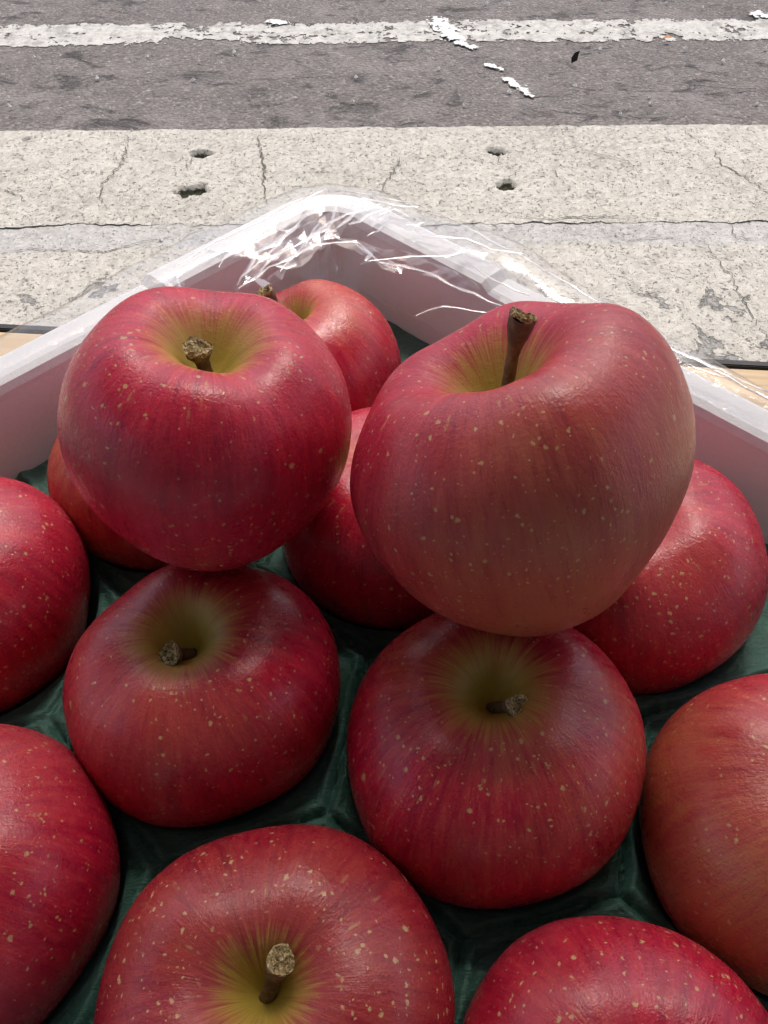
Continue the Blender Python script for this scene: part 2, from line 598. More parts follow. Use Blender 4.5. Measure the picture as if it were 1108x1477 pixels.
for sx in (-0.56, 0.56):
    for sy in (-0.085, -0.545):
        bm_obj('leg', box_bm(sx - .022, sx + .022, sy - .022, sy + .022, 0.004, TZ - 0.0225, .003), M_wood, table)

# ------------------------------------------------------------------ foam box
RIM = 0.808
e1 = Vector((-math.cos(R(46.2)), -math.sin(R(46.2)), 0))       # from the far corner down the left-hand wall
e2 = Vector((math.cos(R(-43.6)), math.sin(R(-43.6)), 0))       # from the far corner down the right-hand wall
CIN = Vector((-0.0255, 0.337, 0))
LA, LB = 0.44, 0.40
TH = 0.018
FLOOR = 0.722


def bx(a, b, z):
    return CIN + e1 * a + e2 * b + Vector((0, 0, z))


def ring_pts(off, rad, n=10):
    """rounded rectangle in (a,b), grown outward by off"""
    out = []
    a0, a1, b0, b1 = -off, LA + off, -off, LB + off
    for (ca, cb, st) in ((a0 + rad, b0 + rad, 180), (a1 - rad, b0 + rad, 270), (a1 - rad, b1 - rad, 0), (a0 + rad, b1 - rad, 90)):
        for i in range(n + 1):
            an = R(st + 90 * i / n)
            out.append((ca + rad * math.cos(an), cb + rad * math.sin(an)))
    # densify the straight runs
    dens = []
    m = len(out)
    for i in range(m):
        p, q = out[i], out[(i + 1) % m]
        d = math.hypot(q[0] - p[0], q[1] - p[1])
        k = max(1, int(d / 0.004))
        for j in range(k):
            dens.append((p[0] + (q[0] - p[0]) * j / k, p[1] + (q[1] - p[1]) * j / k))
    return dens


def sstep(x, a, b):
    t = max(0.0, min(1.0, (x - a) / (b - a)))
    return t * t * (3 - 2 * t)


def rim_lift(a, b):
    """the rim stands a little higher round each corner"""
    da = min(a, LA - a); db = min(b, LB - b)
    t = max(da, db)                       # distance along the wall from the nearest corner
    return 0.0035 * (1 - sstep(t, 0.090, 0.095))


def mat_foam():
    t = NT('white_foam')
    co = t.co()
    v = t.voro(co, 400.0, 'DISTANCE_TO_EDGE')
    v2 = t.voro(co, 400.0)
    n = t.noise(co, 30, 4, 0.6)
    edge = t.map(v.outputs['Distance'], 0.0, 0.12, 1, 0)
    col = t.mix(t.math('MULTIPLY', v2.outputs['Color'], 0.5), (0.88, 0.88, 0.88), (0.82, 0.815, 0.815))
    col = t.mix(t.math('MULTIPLY', edge, 0.5), col, (0.9, 0.89, 0.89))
    col = t.mix(t.math('MULTIPLY', t.map(n, 0.5, 0.75), 0.12), col, (0.6, 0.58, 0.57))
    h = t.math('ADD', t.math('MULTIPLY', edge, -1.0), t.math('MULTIPLY', v2.outputs['Distance'], -0.5))
    t.pbr(col, 0.55, t.bump(h, 0.14, 0.0004), **{'Specular IOR Level': 0.35})
    pb = t.out.inputs[0].links[0].from_node
    tl = t.n('ShaderNodeBsdfTranslucent'); tl.inputs[0].default_value = (0.92, 0.91, 0.90, 1)
    mx = t.n('ShaderNodeMixShader'); mx.inputs[0].default_value = 0.16
    t.link(pb.outputs[0], mx.inputs[1]); t.link(tl.outputs[0], mx.inputs[2]); t.link(mx.outputs[0], t.out.inputs[0])
    return t.m


M_foam = mat_foam()
base_rings = []
ri = 0.014
prof = [  # (offset outward, z, follows the lifted rim)
    (0.0, FLOOR, 0), (0.0, RIM - 0.004, 1), (0.0012, RIM - 0.001, 1), (0.004, RIM, 1), (TH - 0.004, RIM, 1), (TH - 0.0012, RIM - 0.0012, 1), (TH, RIM - 0.004, 1),
    (TH - 0.002, TZ + 0.006, 0), (TH - 0.006, TZ + 0.0005, 0)]
core = ring_pts(0, ri)
m = len(core)
# outward normals of the core ring
nor = []
for i in range(m):
    p, q = core[i - 1], core[(i + 1) % m]
    d = Vector((q[0] - p[0], q[1] - p[1])).normalized()
    nor.append((d.y, -d.x))
cx_, cy_ = LA / 2, LB / 2
sg = 1 if (nor[0][0] * (core[0][0] - cx_) + nor[0][1] * (core[0][1] - cy_)) > 0 else -1
vs, fs = [], []
for (off, z, lf) in prof:
    for i in range(m):
        a = core[i][0] + sg * nor[i][0] * off
        b = core[i][1] + sg * nor[i][1] * off
        vs.append(bx(a, b, z + (rim_lift(core[i][0], core[i][1]) if lf else 0)))
np_ = len(prof)
for j in range(np_ - 1):
    for i in range(m):
        fs.append((j * m + i, j * m + (i + 1) % m, (j + 1) * m + (i + 1) % m, (j + 1) * m + i))
fs.append(tuple(range(m)))
fs.append(tuple((np_ - 1) * m + i for i in range(m))[::-1])
foam = mesh_obj('foam_box', vs, fs, M_foam)
bm = bmesh.new(); bm.from_mesh(foam.data); bmesh.ops.recalc_face_normals(bm, faces=bm.faces[:]); bm.to_mesh(foam.data); bm.free()
tag(foam, 'open white foam box holding the tray of apples', 'box')

# ------------------------------------------------------------------ apples: where they lie
AZ = CAM_Z - 0.225
#  key: (pixel x, pixel y of the centre, half width a, half height b)
SPEC = {
    'back': (453, 540, .0385, .0375), 'lbeh': (240, 683, .0412, .038), 'mid': (568, 750, .0425, .0385), 'rbeh': (914, 825, .0432, .0385),
    'left': (-50, 868, .0432, .0385), 'cl': (303, 998, .0408, .0380), 'cr': (709, 1083, .0437, .0390), 'll': (-55, 1284, .0420, .039),
    'bot': (400, 1455, .0420, .0385), 'rt': (1142, 1202, .0430, .039), 'br': (893, 1612, .0405, .0375)}
APOS = {}
for k, (x, y, a, b) in SPEC.items():
    APOS[k] = px(x, y, AZ)
APOS['UL'] = px(303, 623, CAM_Z - .1625)
APOS['UR'] = px(745, 694, CAM_Z - .1575)

# ------------------------------------------------------------------ moulded tray
def mat_tray():
    t = NT('green_tray')
    co = t.co()
    mp = t.n('ShaderNodeMapping')
    mp.inputs['Rotation'].default_value = (0, 0, R(30))
    mp.inputs['Scale'].default_value = (260, 1500, 400)
    t.link(co, mp.inputs[0])
    fib = t.noise(mp.outputs[0], 1.0, 3, 0.6, 0.4)
    n = t.noise(co, 60, 5, 0.6)
    wr = t.noise(co, 240, 4, 0.65, 1.0)
    col = t.mix(t.map(n, 0.3, 0.7), (0.032, 0.115, 0.085), (0.050, 0.155, 0.118))
    col = t.mix(t.math('MULTIPLY', t.map(fib, 0.5, 0.75), 0.5), col, (0.11, 0.28, 0.225))
    h = t.math('ADD', t.math('MULTIPLY', fib, 0.5), t.math('MULTIPLY', wr, 0.8))
    t.pbr(col, 0.5, t.bump(h, 0.9, 0.0011), **{'Sheen Weight': 0.35, 'Sheen Roughness': 0.4, 'Sheen Tint': (0.5, 0.85, 0.8)})
    return t.m


M_tray = mat_tray()
cells = [(APOS[k].x, APOS[k].y, SPEC[k][2], SPEC[k][3]) for k in SPEC]
for i in range(-8, 9):
    for j in range(-8, 9):
        q = APOS['cr'] + e1 * (0.088 * i) + e2 * (0.088 * (j + 0.0))
        d = q - CIN
        a, b = d.dot(e1), d.dot(e2)
        if 0.035 < a < LA - 0.035 and 0.035 < b < LB - 0.035 and all(math.hypot(q.x - c[0], q.y - c[1]) > 0.068 for c in cells):
            cells.append((q.x, q.y, .043, .038))
cells_np = np.array(cells)
NTR = 620
aa, bb = np.meshgrid(np.linspace(0.0015, LA - 0.0015, NTR), np.linspace(0.0015, LB - 0.0015, NTR), indexing='ij')
X = CIN.x + e1.x * aa + e2.x * bb
Y = CIN.y + e1.y * aa + e2.y * bb
D = np.hypot(X[..., None] - cells_np[:, 0], Y[..., None] - cells_np[:, 1])
order = np.argsort(D, axis=-1)
d1 = np.take_along_axis(D, order[..., :1], -1)[..., 0]
d2 = np.take_along_axis(D, order[..., 1:2], -1)[..., 0]
rad = cells_np[order[..., 0], 2]
hb = cells_np[order[..., 0], 3]
rr = np.clip(d1 / (rad * 1.0), 0, 1)
bowl = AZ - hb * 1.0 * np.sqrt(1 - np.clip(rr, 0, 0.999) ** 2) - 0.0008
ridge_z = AZ - 0.008 - 0.10 * np.clip(0.052 - d1, 0, 1)
k = 0.004
hh = np.clip(0.5 + 0.5 * (ridge_z - bowl) / k, 0, 1)
Z = ridge_z * (1 - hh) + bowl * hh - k * hh * (1 - hh)
Z = np.maximum(Z, AZ - hb - 0.0008)
wob = np.array([[mnoise.fractal(Vector((X[i, j] * 45, Y[i, j] * 45, 1.5)), .6, 2.1, 4) for j in range(NTR)] for i in range(NTR)])
gd = d2 - d1 + 0.0025 * wob
Z -= 0.0040 * np.exp(-np.abs(gd) / 0.0009)
Z += 0.0016 * np.exp(-((np.abs(gd) - 0.005) / 0.003) ** 2)
wr2 = np.array([[mnoise.ridged_multi_fractal(Vector((X[i, j] * 60, Y[i, j] * 60, 7.5)), .9, 2.2, 4, 1.0, 2.0) for j in range(NTR)] for i in range(NTR)])
Z += np.where(d1 > rad * 0.8, 0.0006 * (wr2 - 1.0), 0)
Z = np.maximum(Z, FLOOR + 0.0022)
verts = np.stack([X, Y, Z], -1).reshape(-1, 3)
fs = []
for i in range(NTR - 1):
    for j in range(NTR - 1):
        a = i * NTR + j
        fs.append((a, a + NTR, a + NTR + 1, a + 1))
tray = mesh_obj('apple_tray', verts.tolist(), fs, M_tray, None, True)
bm = bmesh.new(); bm.from_mesh(tray.data); bmesh.ops.recalc_face_normals(bm, faces=bm.faces[:])
if sum(f.normal.z for f in list(bm.faces)[:500]) < 0: bmesh.ops.reverse_faces(bm, faces=bm.faces[:])
bm.to_mesh(tray.data); bm.free()
m_ = tray.modifiers.new('t', 'SOLIDIFY'); m_.thickness = 0.0012; m_.offset = -1
tag(tray, 'dark green moulded tray with creased cups lying inside the foam box', 'tray')


# ------------------------------------------------------------------ apples: skin
def mat_skin(name, seed, orange=0.2, pink=0.5, dots=1.0, green=0.14, streak=0.5, orange_side=(0, 0, 1), rough=0.29, tan=0.0, tone=1.15):
    t = NT(name)
    co = t.vmath('ADD', t.co(), (seed * 1.37, seed * 0.71, seed * 2.13))
    at = t.n('ShaderNodeAttribute', attribute_name='skin_co')
    sep = t.n('ShaderNodeSeparateXYZ')
    t.link(at.outputs['Vector'], sep.inputs[0])
    s = sep.outputs[2]
    sh = (seed * 3.1, seed * 1.7, seed)
    c1 = t.vmath('ADD', t.vmath('MULTIPLY', at.outputs['Vector'], (5, 5, 3.0)), sh)
    c2 = t.vmath('ADD', t.vmath('MULTIPLY', at.outputs['Vector'], (17, 17, 9.0)), sh)
    c3 = t.vmath('ADD', t.vmath('MULTIPLY', at.outputs['Vector'], (60, 60, 26.0)), sh)
    st1 = t.noise(c1, 1.0, 4, 0.6, 0.3)
    st2 = t.noise(c2, 1.0, 4, 0.65, 0.3)
    st3 = t.noise(c3, 1.0, 3, 0.65)
    patch = t.noise(co, 20.0, 4, 0.55)
    mott = t.noise(co, 420.0, 3, 0.65)
    # reds
    f = t.math('ADD', t.math('MULTIPLY', st1, 0.5), t.math('MULTIPLY', st2, 0.5))
    col = t.ramp(f, [(0.28, (0.20, 0.003, 0.018)), (0.44, (0.36, 0.005, 0.030)), (0.60, (0.49, 0.012, 0.040)), (0.76, (0.58, 0.06, 0.06))])
    col = t.mix(1.0, col, (tone, tone, tone), 'MULTIPLY')
    # pinker where the flush is thin
    pk = t.math('MULTIPLY', t.map(patch, 0.42, 0.66), pink)
    col = t.mix(t.math('MULTIPLY', pk, 0.6), col, (0.55, 0.045, 0.10))
    # orange ground colour showing through in stripes on one side
    geo = t.n('ShaderNodeTexCoord')
    side = t.n('ShaderNodeVectorMath', operation='DOT_PRODUCT')
    t.link(geo.outputs['Object'], side.inputs[0])
    side.inputs[1].default_value = Vector(orange_side).normalized()
    sd = t.map(side.outputs['Value'], -0.01, 0.04)
    om = t.math('MULTIPLY', t.map(t.math('ADD', t.math('MULTIPLY', st2, 0.4), t.math('MULTIPLY', patch, 0.75)), 0.45, 0.75), sd)
    col = t.mix(t.math('MULTIPLY', om, orange, clamp=True), col, (0.53, 0.17, 0.06))
    if tan:
        tm = t.math('MULTIPLY', t.map(side.outputs['Value'], -0.03, 0.035), t.map(t.math('ADD', st1, t.math('MULTIPLY', patch, 0.6)), 0.55, 0.95, 0.45, 1.0))
        col = t.mix(t.math('MULTIPLY', tm, tan), col, (0.52, 0.19, 0.115))
    # fine streaks
    col = t.mix(t.math('MULTIPLY', t.map(st3, 0.55, 0.70), 0.30 * streak), col, (0.58, 0.22, 0.12))
    col = t.mix(t.math('MULTIPLY', t.map(st3, 0.46, 0.28), 0.30), col, (0.16, 0.004, 0.018))
    col = t.mix(t.math('MULTIPLY', t.map(mott, 0.5, 0.72), 0.16), col, (0.55, 0.08, 0.09))
    # yellow-green stem hollow, its edge drawn out in rays
    ge = t.math('ADD', s, t.math('MULTIPLY', t.math('SUBTRACT', st2, 0.5), -0.13))
    ge = t.math('ADD', ge, t.math('MULTIPLY', t.math('SUBTRACT', st1, 0.5), -0.07))
    gm = t.map(ge, green * 0.12, green * 0.80, 1, 0)
    gcol = t.mix(t.map(s, 0.02, green * 0.9), (0.38, 0.34, 0.025), (0.54, 0.43, 0.08))
    gcol = t.mix(t.math('MULTIPLY', st3, 0.4), gcol, (0.5, 0.2, 0.09))
    col = t.mix(t.math('MULTIPLY', gm, 0.93), col, gcol)
    # pale pores: sparse, unequal; drawn out towards the stem
    warp = t.vmath('ADD', co, t.vmath('SCALE', t.vmath('SUBTRACT', t.noise(co, 600, 2, 0.6, color=True), (0.5, 0.5, 0.5)), scale=0.0018))
    dm = None
    crowd = t.map(t.noise(co, 34.0, 3, 0.6), 0.36, 0.62, 0.25, 1.1)
    for scl, big, dens in ((100.0, 0.125, 0.8), (215.0, 0.20, 1.0), (360.0, 0.27, 1.0), (600.0, 0.32, 0.9)):
        v = t.voro(warp, scl)
        sc = t.n('ShaderNodeSeparateColor')
        t.link(v.outputs['Color'], sc.inputs[0])
        rnd = sc.outputs[0]
        pres = t.math('LESS_THAN', sc.outputs[1], t.math('MULTIPLY', crowd, dens * min(1.2, dots)))
        thr = t.math('MULTIPLY_ADD', t.math('POWER', rnd, 2.5), big * 0.85, big * 0.26)
        mk = t.math('MULTIPLY', t.map(v.outputs['Distance'], thr, t.math('MULTIPLY', thr, 0.5)), pres)
        dm = mk if dm is None else t.math('MAXIMUM', dm, mk)
    vs_ = t.voro(t.vmath('ADD', t.vmath('MULTIPLY', at.outputs['Vector'], (10, 10, 9.0)), sh), 1.0)
    sc = t.n('ShaderNodeSeparateColor')
    t.link(vs_.outputs['Color'], sc.inputs[0])
    el = t.math('MULTIPLY', t.map(vs_.outputs['Distance'], 0.22, 0.10), t.math('LESS_THAN', sc.outputs[1], 0.45))
    el = t.math('MULTIPLY', el, t.map(s, 0.36, 0.20))
    el = t.math('MULTIPLY', el, t.map(mott, 0.38, 0.56))
    dcol = t.mix(patch, (0.60, 0.37, 0.12), (0.72, 0.52, 0.27))
    dvis = t.math('MULTIPLY', dm, t.map(s, 0.07, 0.15))
    col = t.mix(t.math('MULTIPLY', dvis, 0.75), col, dcol)
    col = t.mix(t.math('MULTIPLY', el, 0.45), col, (0.58, 0.36, 0.14))
    # calyx end russet
    col = t.mix(t.map(s, 0.95, 0.995), col, (0.20, 0.13, 0.06))
    fine = t.noise(co, 1100.0, 2, 0.6)
    h = t.math('ADD', t.math('MULTIPLY', mott, 0.7), t.math('MULTIPLY', fine, 0.6))
    h = t.math('ADD', h, t.math('MULTIPLY', st3, 0.4))
    rg = t.map(t.noise(co, 300, 3, 0.6), 0.3, 0.7, rough - 0.07, rough + 0.10)
    rg = t.math('ADD', rg, t.map(s, 0.18, 0.06, 0.0, 0.25))
    t.pbr(col, rg, t.bump(h, 0.35, 0.0006), **{'Specular IOR Level': 0.5})
    return t.m


def mat_stem():
    t = NT('stem_bark')
    co = t.co()
    n = t.noise(co, 900, 4, 0.65)
    n2 = t.noise(co, 250, 3, 0.6)
    col = t.mix(t.map(n2, 0.35, 0.65), (0.10, 0.052, 0.026), (0.19, 0.115, 0.055))
    col = t.mix(t.math('MULTIPLY', t.map(n, 0.55, 0.7), 0.5), col, (0.30, 0.22, 0.13))
    t.pbr(col, 0.72, t.bump(n, 0.6, 0.0006))
    return t.m


def mat_cut():
    t = NT('stem_cut')
    co = t.co()
    n = t.noise(co, 1500, 4, 0.7)
    col = t.ramp(n, [(0.36, (0.09, 0.05, 0.02)), (0.48, (0.42, 0.29, 0.11)), (0.6, (0.75, 0.60, 0.34))])
    t.pbr(col, 0.9, t.bump(n, 0.9, 0.0012))
    return t.m


M_stem, M_cut = mat_stem(), mat_cut()


def apple_mesh(a, b, seed, dip=0.40, dw=0.19, cal=0.22, broad=0.08, taper=0.10, lobes=0.02, p=0.80, skew=(0, 0), shoulder=(0, 0), NU=112, NV=84):
    r = random.Random(seed)
    ph = [r.uniform(0, 6.28) for _ in range(6)]
    vs, at, fs = [], [], []
    for j in range(NV + 1):
        t = math.pi * (j / NV)
        # rows gather at the stem end so the hollow is smooth
        t = t - 0.25 * math.sin(2 * t) * 0.5
        rho0 = math.sin(t) ** p if 0 < j < NV else 0.0
        zz0 = math.cos(t)
        for i in range(NU):
            th = 2 * math.pi * i / NU
            lob = 1 + lobes * math.cos(5 * th + ph[0]) * (0.35 + 0.65 * (1 - zz0) / 2) + 0.018 * math.cos(2 * th + ph[1]) + 0.012 * math.cos(3 * th + ph[2] + zz0)
            rho = rho0 * a * lob * (1 + taper * zz0 - taper * 0.5 * zz0 * zz0)
            z = zz0 * b
            w = dw * (1 + 0.10 * math.cos(2 * th + ph[3]) + 0.07 * math.cos(3 * th + ph[4]))
            q = rho0
            if zz0 > 0:
                z -= dip * b * (math.exp(-(q / w) ** 1.6)) + broad * b * math.exp(-(q / 0.56) ** 2)
                z += b * (1 - q * q) * 0.0
                z += rho * (shoulder[0] * math.cos(th) + shoulder[1] * math.sin(th)) * sstep(zz0, 0.0, 0.8)
                z += 0.022 * b * math.cos(5 * th + ph[0]) * math.exp(-((q - 0.62) / 0.25) ** 2)
            else:
                z += cal * b * math.exp(-(q / 0.30) ** 2)
                z += 0.03 * b * math.cos(5 * th + ph[0]) * math.exp(-((q - 0.5) / 0.25) ** 2)
            x = rho * math.cos(th) + skew[0] * z
            y = rho * math.sin(th) + skew[1] * z
            d = 1 + 0.014 * mnoise.noise(Vector((x, y, z)) * 38 + Vector((seed, 0, 0))) + 0.004 * mnoise.noise(Vector((x, y, z)) * 110 + Vector((0, seed, 0)))
            vs.append((x * d, y * d, z * d))
            at.append((math.cos(th), math.sin(th), j / NV))
    for j in range(NV):
        for i in range(NU):
            k = (i + 1) % NU
            fs.append((j * NU + i, (j + 1) * NU + i, (j + 1) * NU + k, j * NU + k))
    return vs, fs, at


def tube(name, path, radii, mat, parent, n=14, seed=0, cap0=True):
    r = random.Random(seed)
    vs, fs = [], []
    up = Vector((0.3, 0.2, 1)).normalized()
    for i, p in enumerate(path):
        d = (path[min(i + 1, len(path) - 1)] - path[max(i - 1, 0)]).normalized()
        s = d.cross(Vector((1, 0.13, 0.05))).normalized()
        u = d.cross(s)
        for k in range(n):
            an = 2 * math.pi * k / n
            rr_ = radii[i] * (1 + 0.10 * math.cos(3 * an + seed) + r.uniform(-.05, .05))
            vs.append(p + s * (math.cos(an) * rr_) + u * (math.sin(an) * rr_))
    for i in range(len(path) - 1):
        for k in range(n):
            fs.append((i * n + k, i * n + (k + 1) % n, (i + 1) * n + (k + 1) % n, (i + 1) * n + k))
    fs.append(tuple(range(n))[::-1])
    return mesh_obj(name, vs, fs, mat, parent, True), vs[-n:]


def make_apple(key, label, a, b, seed, stem_dir, stem_len, head=0.0036, thin=0.0017, tilt=(0, 0), spin=0.0, bend=(0, 0, 0), skin={}, shape={}):
    pos = APOS[key]
    shape = dict(shape)
    vs, fs, at = apple_mesh(a, b, seed, **shape)
    rot = Matrix.Rotation(R(tilt[1]), 3, 'Y') @ Matrix.Rotation(R(tilt[0]), 3, 'X') @ Matrix.Rotation(R(spin), 3, 'Z')
    V = [rot @ Vector(v) for v in vs]
    zmin = min(v.z for v in V)
    root = empty('apple', (pos.x, pos.y, pos.z + zmin))
    tag(root, label, 'apple', 'red apples packed in the foam box')
    body = mesh_obj('fruit', vs, fs, mat_skin('apple_skin', seed, **skin), root, True)
    body.location = (0, 0, -zmin)
    body.rotation_euler = rot.to_euler()
    la = body.data.attributes.new('skin_co', 'FLOAT_VECTOR', 'POINT')
    la.data.foreach_set('vector', [c for v in at for c in v])
    # stem: in the thing's own frame
    base = rot @ Vector(vs[0]) + Vector((0, 0, -zmin))
    d = Vector(stem_dir).normalized()
    bd = Vector(bend)
    n = 12
    path, rad_ = [], []
    for i in range(n + 1):
        t = i / n
        path.append(base - d * 0.002 + d * (stem_len + 0.002) * t + bd * (t * t * stem_len))
        hd = sstep(t, 0.68, 0.97)
        rad_.append(thin * (1.15 - 0.2 * sstep(t, 0, 0.3)) * (1 - hd) + head * hd)
    st, ring = tube('stem', path, rad_, M_stem, root, seed=seed)
    # broken end: a rough pale cap with a raised, uneven lip
    r = random.Random(seed + 5)
    ax = (path[-1] - path[-2]).normalized()
    cvs, cfs = [], []
    cen = sum(ring, Vector()) / len(ring)
    nn = len(ring)
    for fr, hgt in ((1.0, -0.0001), (1.03, 0.0006), (0.82, 0.0007), (0.55, 0.0000), (0.28, 0.0002)):
        for k in range(nn):
            cvs.append(cen + (ring[k] - cen) * fr + ax * (hgt + (r.uniform(-.0007, .0009) + 0.0007 * math.cos(2 * math.pi * k / nn + seed)) * (head / 0.0036)))
    cvs.append(cen + ax * 0.0002)
    for j in range(4):
        for k in range(nn):
            cfs.append((j * nn + k, j * nn + (k + 1) % nn, (j + 1) * nn + (k + 1) % nn, (j + 1) * nn + k))
    for k in range(nn):
        cfs.append((4 * nn + k, 4 * nn + (k + 1) % nn, 5 * nn))
    mesh_obj('cut_end', cvs, cfs, M_cut, st)
    return root


def ab(k): return SPEC[k][2], SPEC[k][3]


make_apple('UL', 'deep crimson speckled apple with short stem in wide yellow hollow, stacked on top', .0416, .0395, 11, (-.10, .02, 1), .0112, head=.0037, thin=.0020,
           tilt=(-7, 8), spin=20, skin=dict(orange=.15, pink=.7, tone=1.35, green=.18, dots=1.1), shape=dict(dip=.44, dw=.26, broad=.10, taper=.10, p=.74))
make_apple('UR', 'large dull red and orange-brown apple with long upright stem, stacked on top', .0436, .0452, 23, (-.06, .26, 1), .0285, head=.0033, thin=.0016,
           tilt=(-16, -16), spin=0, bend=(.12, -.02, 0), skin=dict(orange=.85, pink=.55, green=.15, tan=.42, tone=1.2, dots=.9, orange_side=(.45, -.8, -.35), rough=.34), shape=dict(dip=.46, dw=.24, broad=.12, taper=.19, p=.80, shoulder=(.15, .02), cal=.12))
make_apple('back', 'soft pink-red apple tucked into the far corner of the foam box', *ab('back'), 31, (-.52, .16, .83), .0235, head=.0034, thin=.0019, skin=dict(orange=.7, pink=.8, dots=.6), tilt=(-4, -15))
make_apple('lbeh', 'orange-red apple wedged between the foam wall and the stacked crimson apple', *ab('lbeh'), 43, (0, 0, 1), .012, skin=dict(orange=1.0, pink=.2, dots=.6, orange_side=(-.7, -.6, .1)))
make_apple('mid', 'crimson apple half hidden beneath and behind the two stacked apples', *ab('mid'), 57, (.2, .3, 1), .012, skin=dict(orange=.1, pink=.5, green=.16))
make_apple('rbeh', 'pink-red apple near the foam wall, partly under the large orange-brown stacked apple', *ab('rbeh'), 61, (.1, .2, 1), .012, skin=dict(orange=.25, pink=.6), tilt=(-4, -17))
make_apple('left', 'speckled pink-red apple next to the orange-red apple wedged by the foam wall', *ab('left'), 73, (-.3, 0, 1), .012, skin=dict(orange=.15, pink=.9, dots=1.2), tilt=(0, -8))
make_apple('cl', 'dark red apple carrying the stacked crimson apple, stub stem bent sideways', *ab('cl'), 83, (-.24, -.42, .82), .0135, head=.0032, thin=.0018, skin=dict(orange=.35, pink=.35, green=.19, dots=1.0), tilt=(-3, -3), shape=dict(dip=.34, dw=.17, p=.78))
make_apple('cr', 'red apple with yellow rays round its hollow, under the large stacked apple', *ab('cr'), 97, (.34, -.34, .84), .0140, head=.0032, thin=.0021, skin=dict(orange=.6, pink=.3, green=.18, streak=1.1), tilt=(-8, -5), spin=30, shape=dict(dip=.34, dw=.17, p=.78))
make_apple('ll', 'rosy pale-flecked apple touching the dark red apple with the bent stub stem', *ab('ll'), 103, (-.2, 0, 1), .012, skin=dict(orange=.3, pink=.9, dots=1.2), tilt=(0, -8))
make_apple('bot', 'deep red apple with a tall torn stem rising from a yellow hollow, nothing on it', *ab('bot'), 113, (.28, .38, .95), .0140, head=.0031, thin=.0019, skin=dict(orange=.25, pink=.15, tone=.78, green=.12), shape=dict(dip=.38, dw=.19))
make_apple('rt', 'orange-blushed apple beside the yellow-rayed apple, nothing stacked on it', *ab('rt'), 127, (.2, 0, 1), .012, skin=dict(orange=1.0, tan=.3, pink=.6, dots=.8, orange_side=(-.5, -.3, .2)), tilt=(0, 6))
make_apple('br', 'crimson tan-flecked apple between the torn-stem apple and the orange-blushed apple', *ab('br'), 131, (.1, -.2, 1), .012, skin=dict(orange=.25, pink=.7, dots=1.2), tilt=(4, 0))


# ------------------------------------------------------------------ plastic film over the rim
def mat_film(name, gloss, haze, rough):
    t = NT(name)
    co = t.co()
    tr = t.n('ShaderNodeBsdfTransparent'); tr.inputs[0].default_value = (0.97, 0.97, 0.975, 1)
    gl = t.n('ShaderNodeBsdfGlossy'); gl.inputs['Roughness'].default_value = rough; gl.inputs['Color'].default_value = (1, 1, 1, 1)
    n = t.noise(co, 260, 3, 0.6, 0.6)
    bp = t.bump(n, 0.10, 0.0012)
    t.link(bp, gl.inputs['Normal'])
    fr = t.n('ShaderNodeLayerWeight'); fr.inputs[0].default_value = 0.5
    fac = t.math('MULTIPLY_ADD', t.math('POWER', fr.outputs['Facing'], 5.0), 0.5, gloss, clamp=True)
    df = t.n('ShaderNodeBsdfDiffuse'); df.inputs[0].default_value = (0.9, 0.9, 0.92, 1)
    tl = t.n('ShaderNodeBsdfTranslucent'); tl.inputs[0].default_value = (0.9, 0.9, 0.92, 1)
    m0 = t.n('ShaderNodeMixShader'); m0.inputs[0].default_value = 0.2
    t.link(df.outputs[0], m0.inputs[1]); t.link(tl.outputs[0], m0.inputs[2])
    m1 = t.n('ShaderNodeMixShader'); m1.inputs[0].default_value = haze
    t.link(tr.outputs[0], m1.inputs[1]); t.link(m0.outputs[0], m1.inputs[2])
    m2 = t.n('ShaderNodeMixShader'); t.link(fac, m2.inputs[0])
    t.link(m1.outputs[0], m2.inputs[1]); t.link(gl.outputs[0], m2.inputs[2])
    t.link(m2.outputs[0], t.out.inputs[0])
    return t.m


M_film = mat_film('clear_film', 0.03, 0.05, 0.10)
M_fold = mat_film('film_fold', 0.10, 0.28, 0.16)  # doubled film, whitened in its colour to carry the highlights along the creases
M_pleat = mat_film('film_pleat', 0.06, 0.05, 0.09)

# path of the film along the rim: u < 0 down the left-hand wall, u > 0 down the right-hand wall
RC = 0.016


def rim_frame(u):
    """point on the rim's inner edge and the outward direction there"""
    q = RC * math.pi / 4
    if abs(u) <= q:
        an = (u / q) * math.pi / 4
        n1 = (-e2) * 1.0; n2 = (-e1) * 1.0
        k = (u / q + 1) / 2
        out = (n1 * math.cos(k * math.pi / 2) + n2 * math.sin(k * math.pi / 2)).normalized()
        cen = CIN + e1 * RC + e2 * RC
        return cen + out * RC, out
    if u < 0:
        return CIN + e1 * (RC + (-u - q)), -e2
    return CIN + e2 * (RC + (u - q)), -e1


def lerp_prof(pa, pb, k):
    return [((1 - k) * a[0] + k * b[0], (1 - k) * a[1] + k * b[1]) for a, b in zip(pa, pb)]


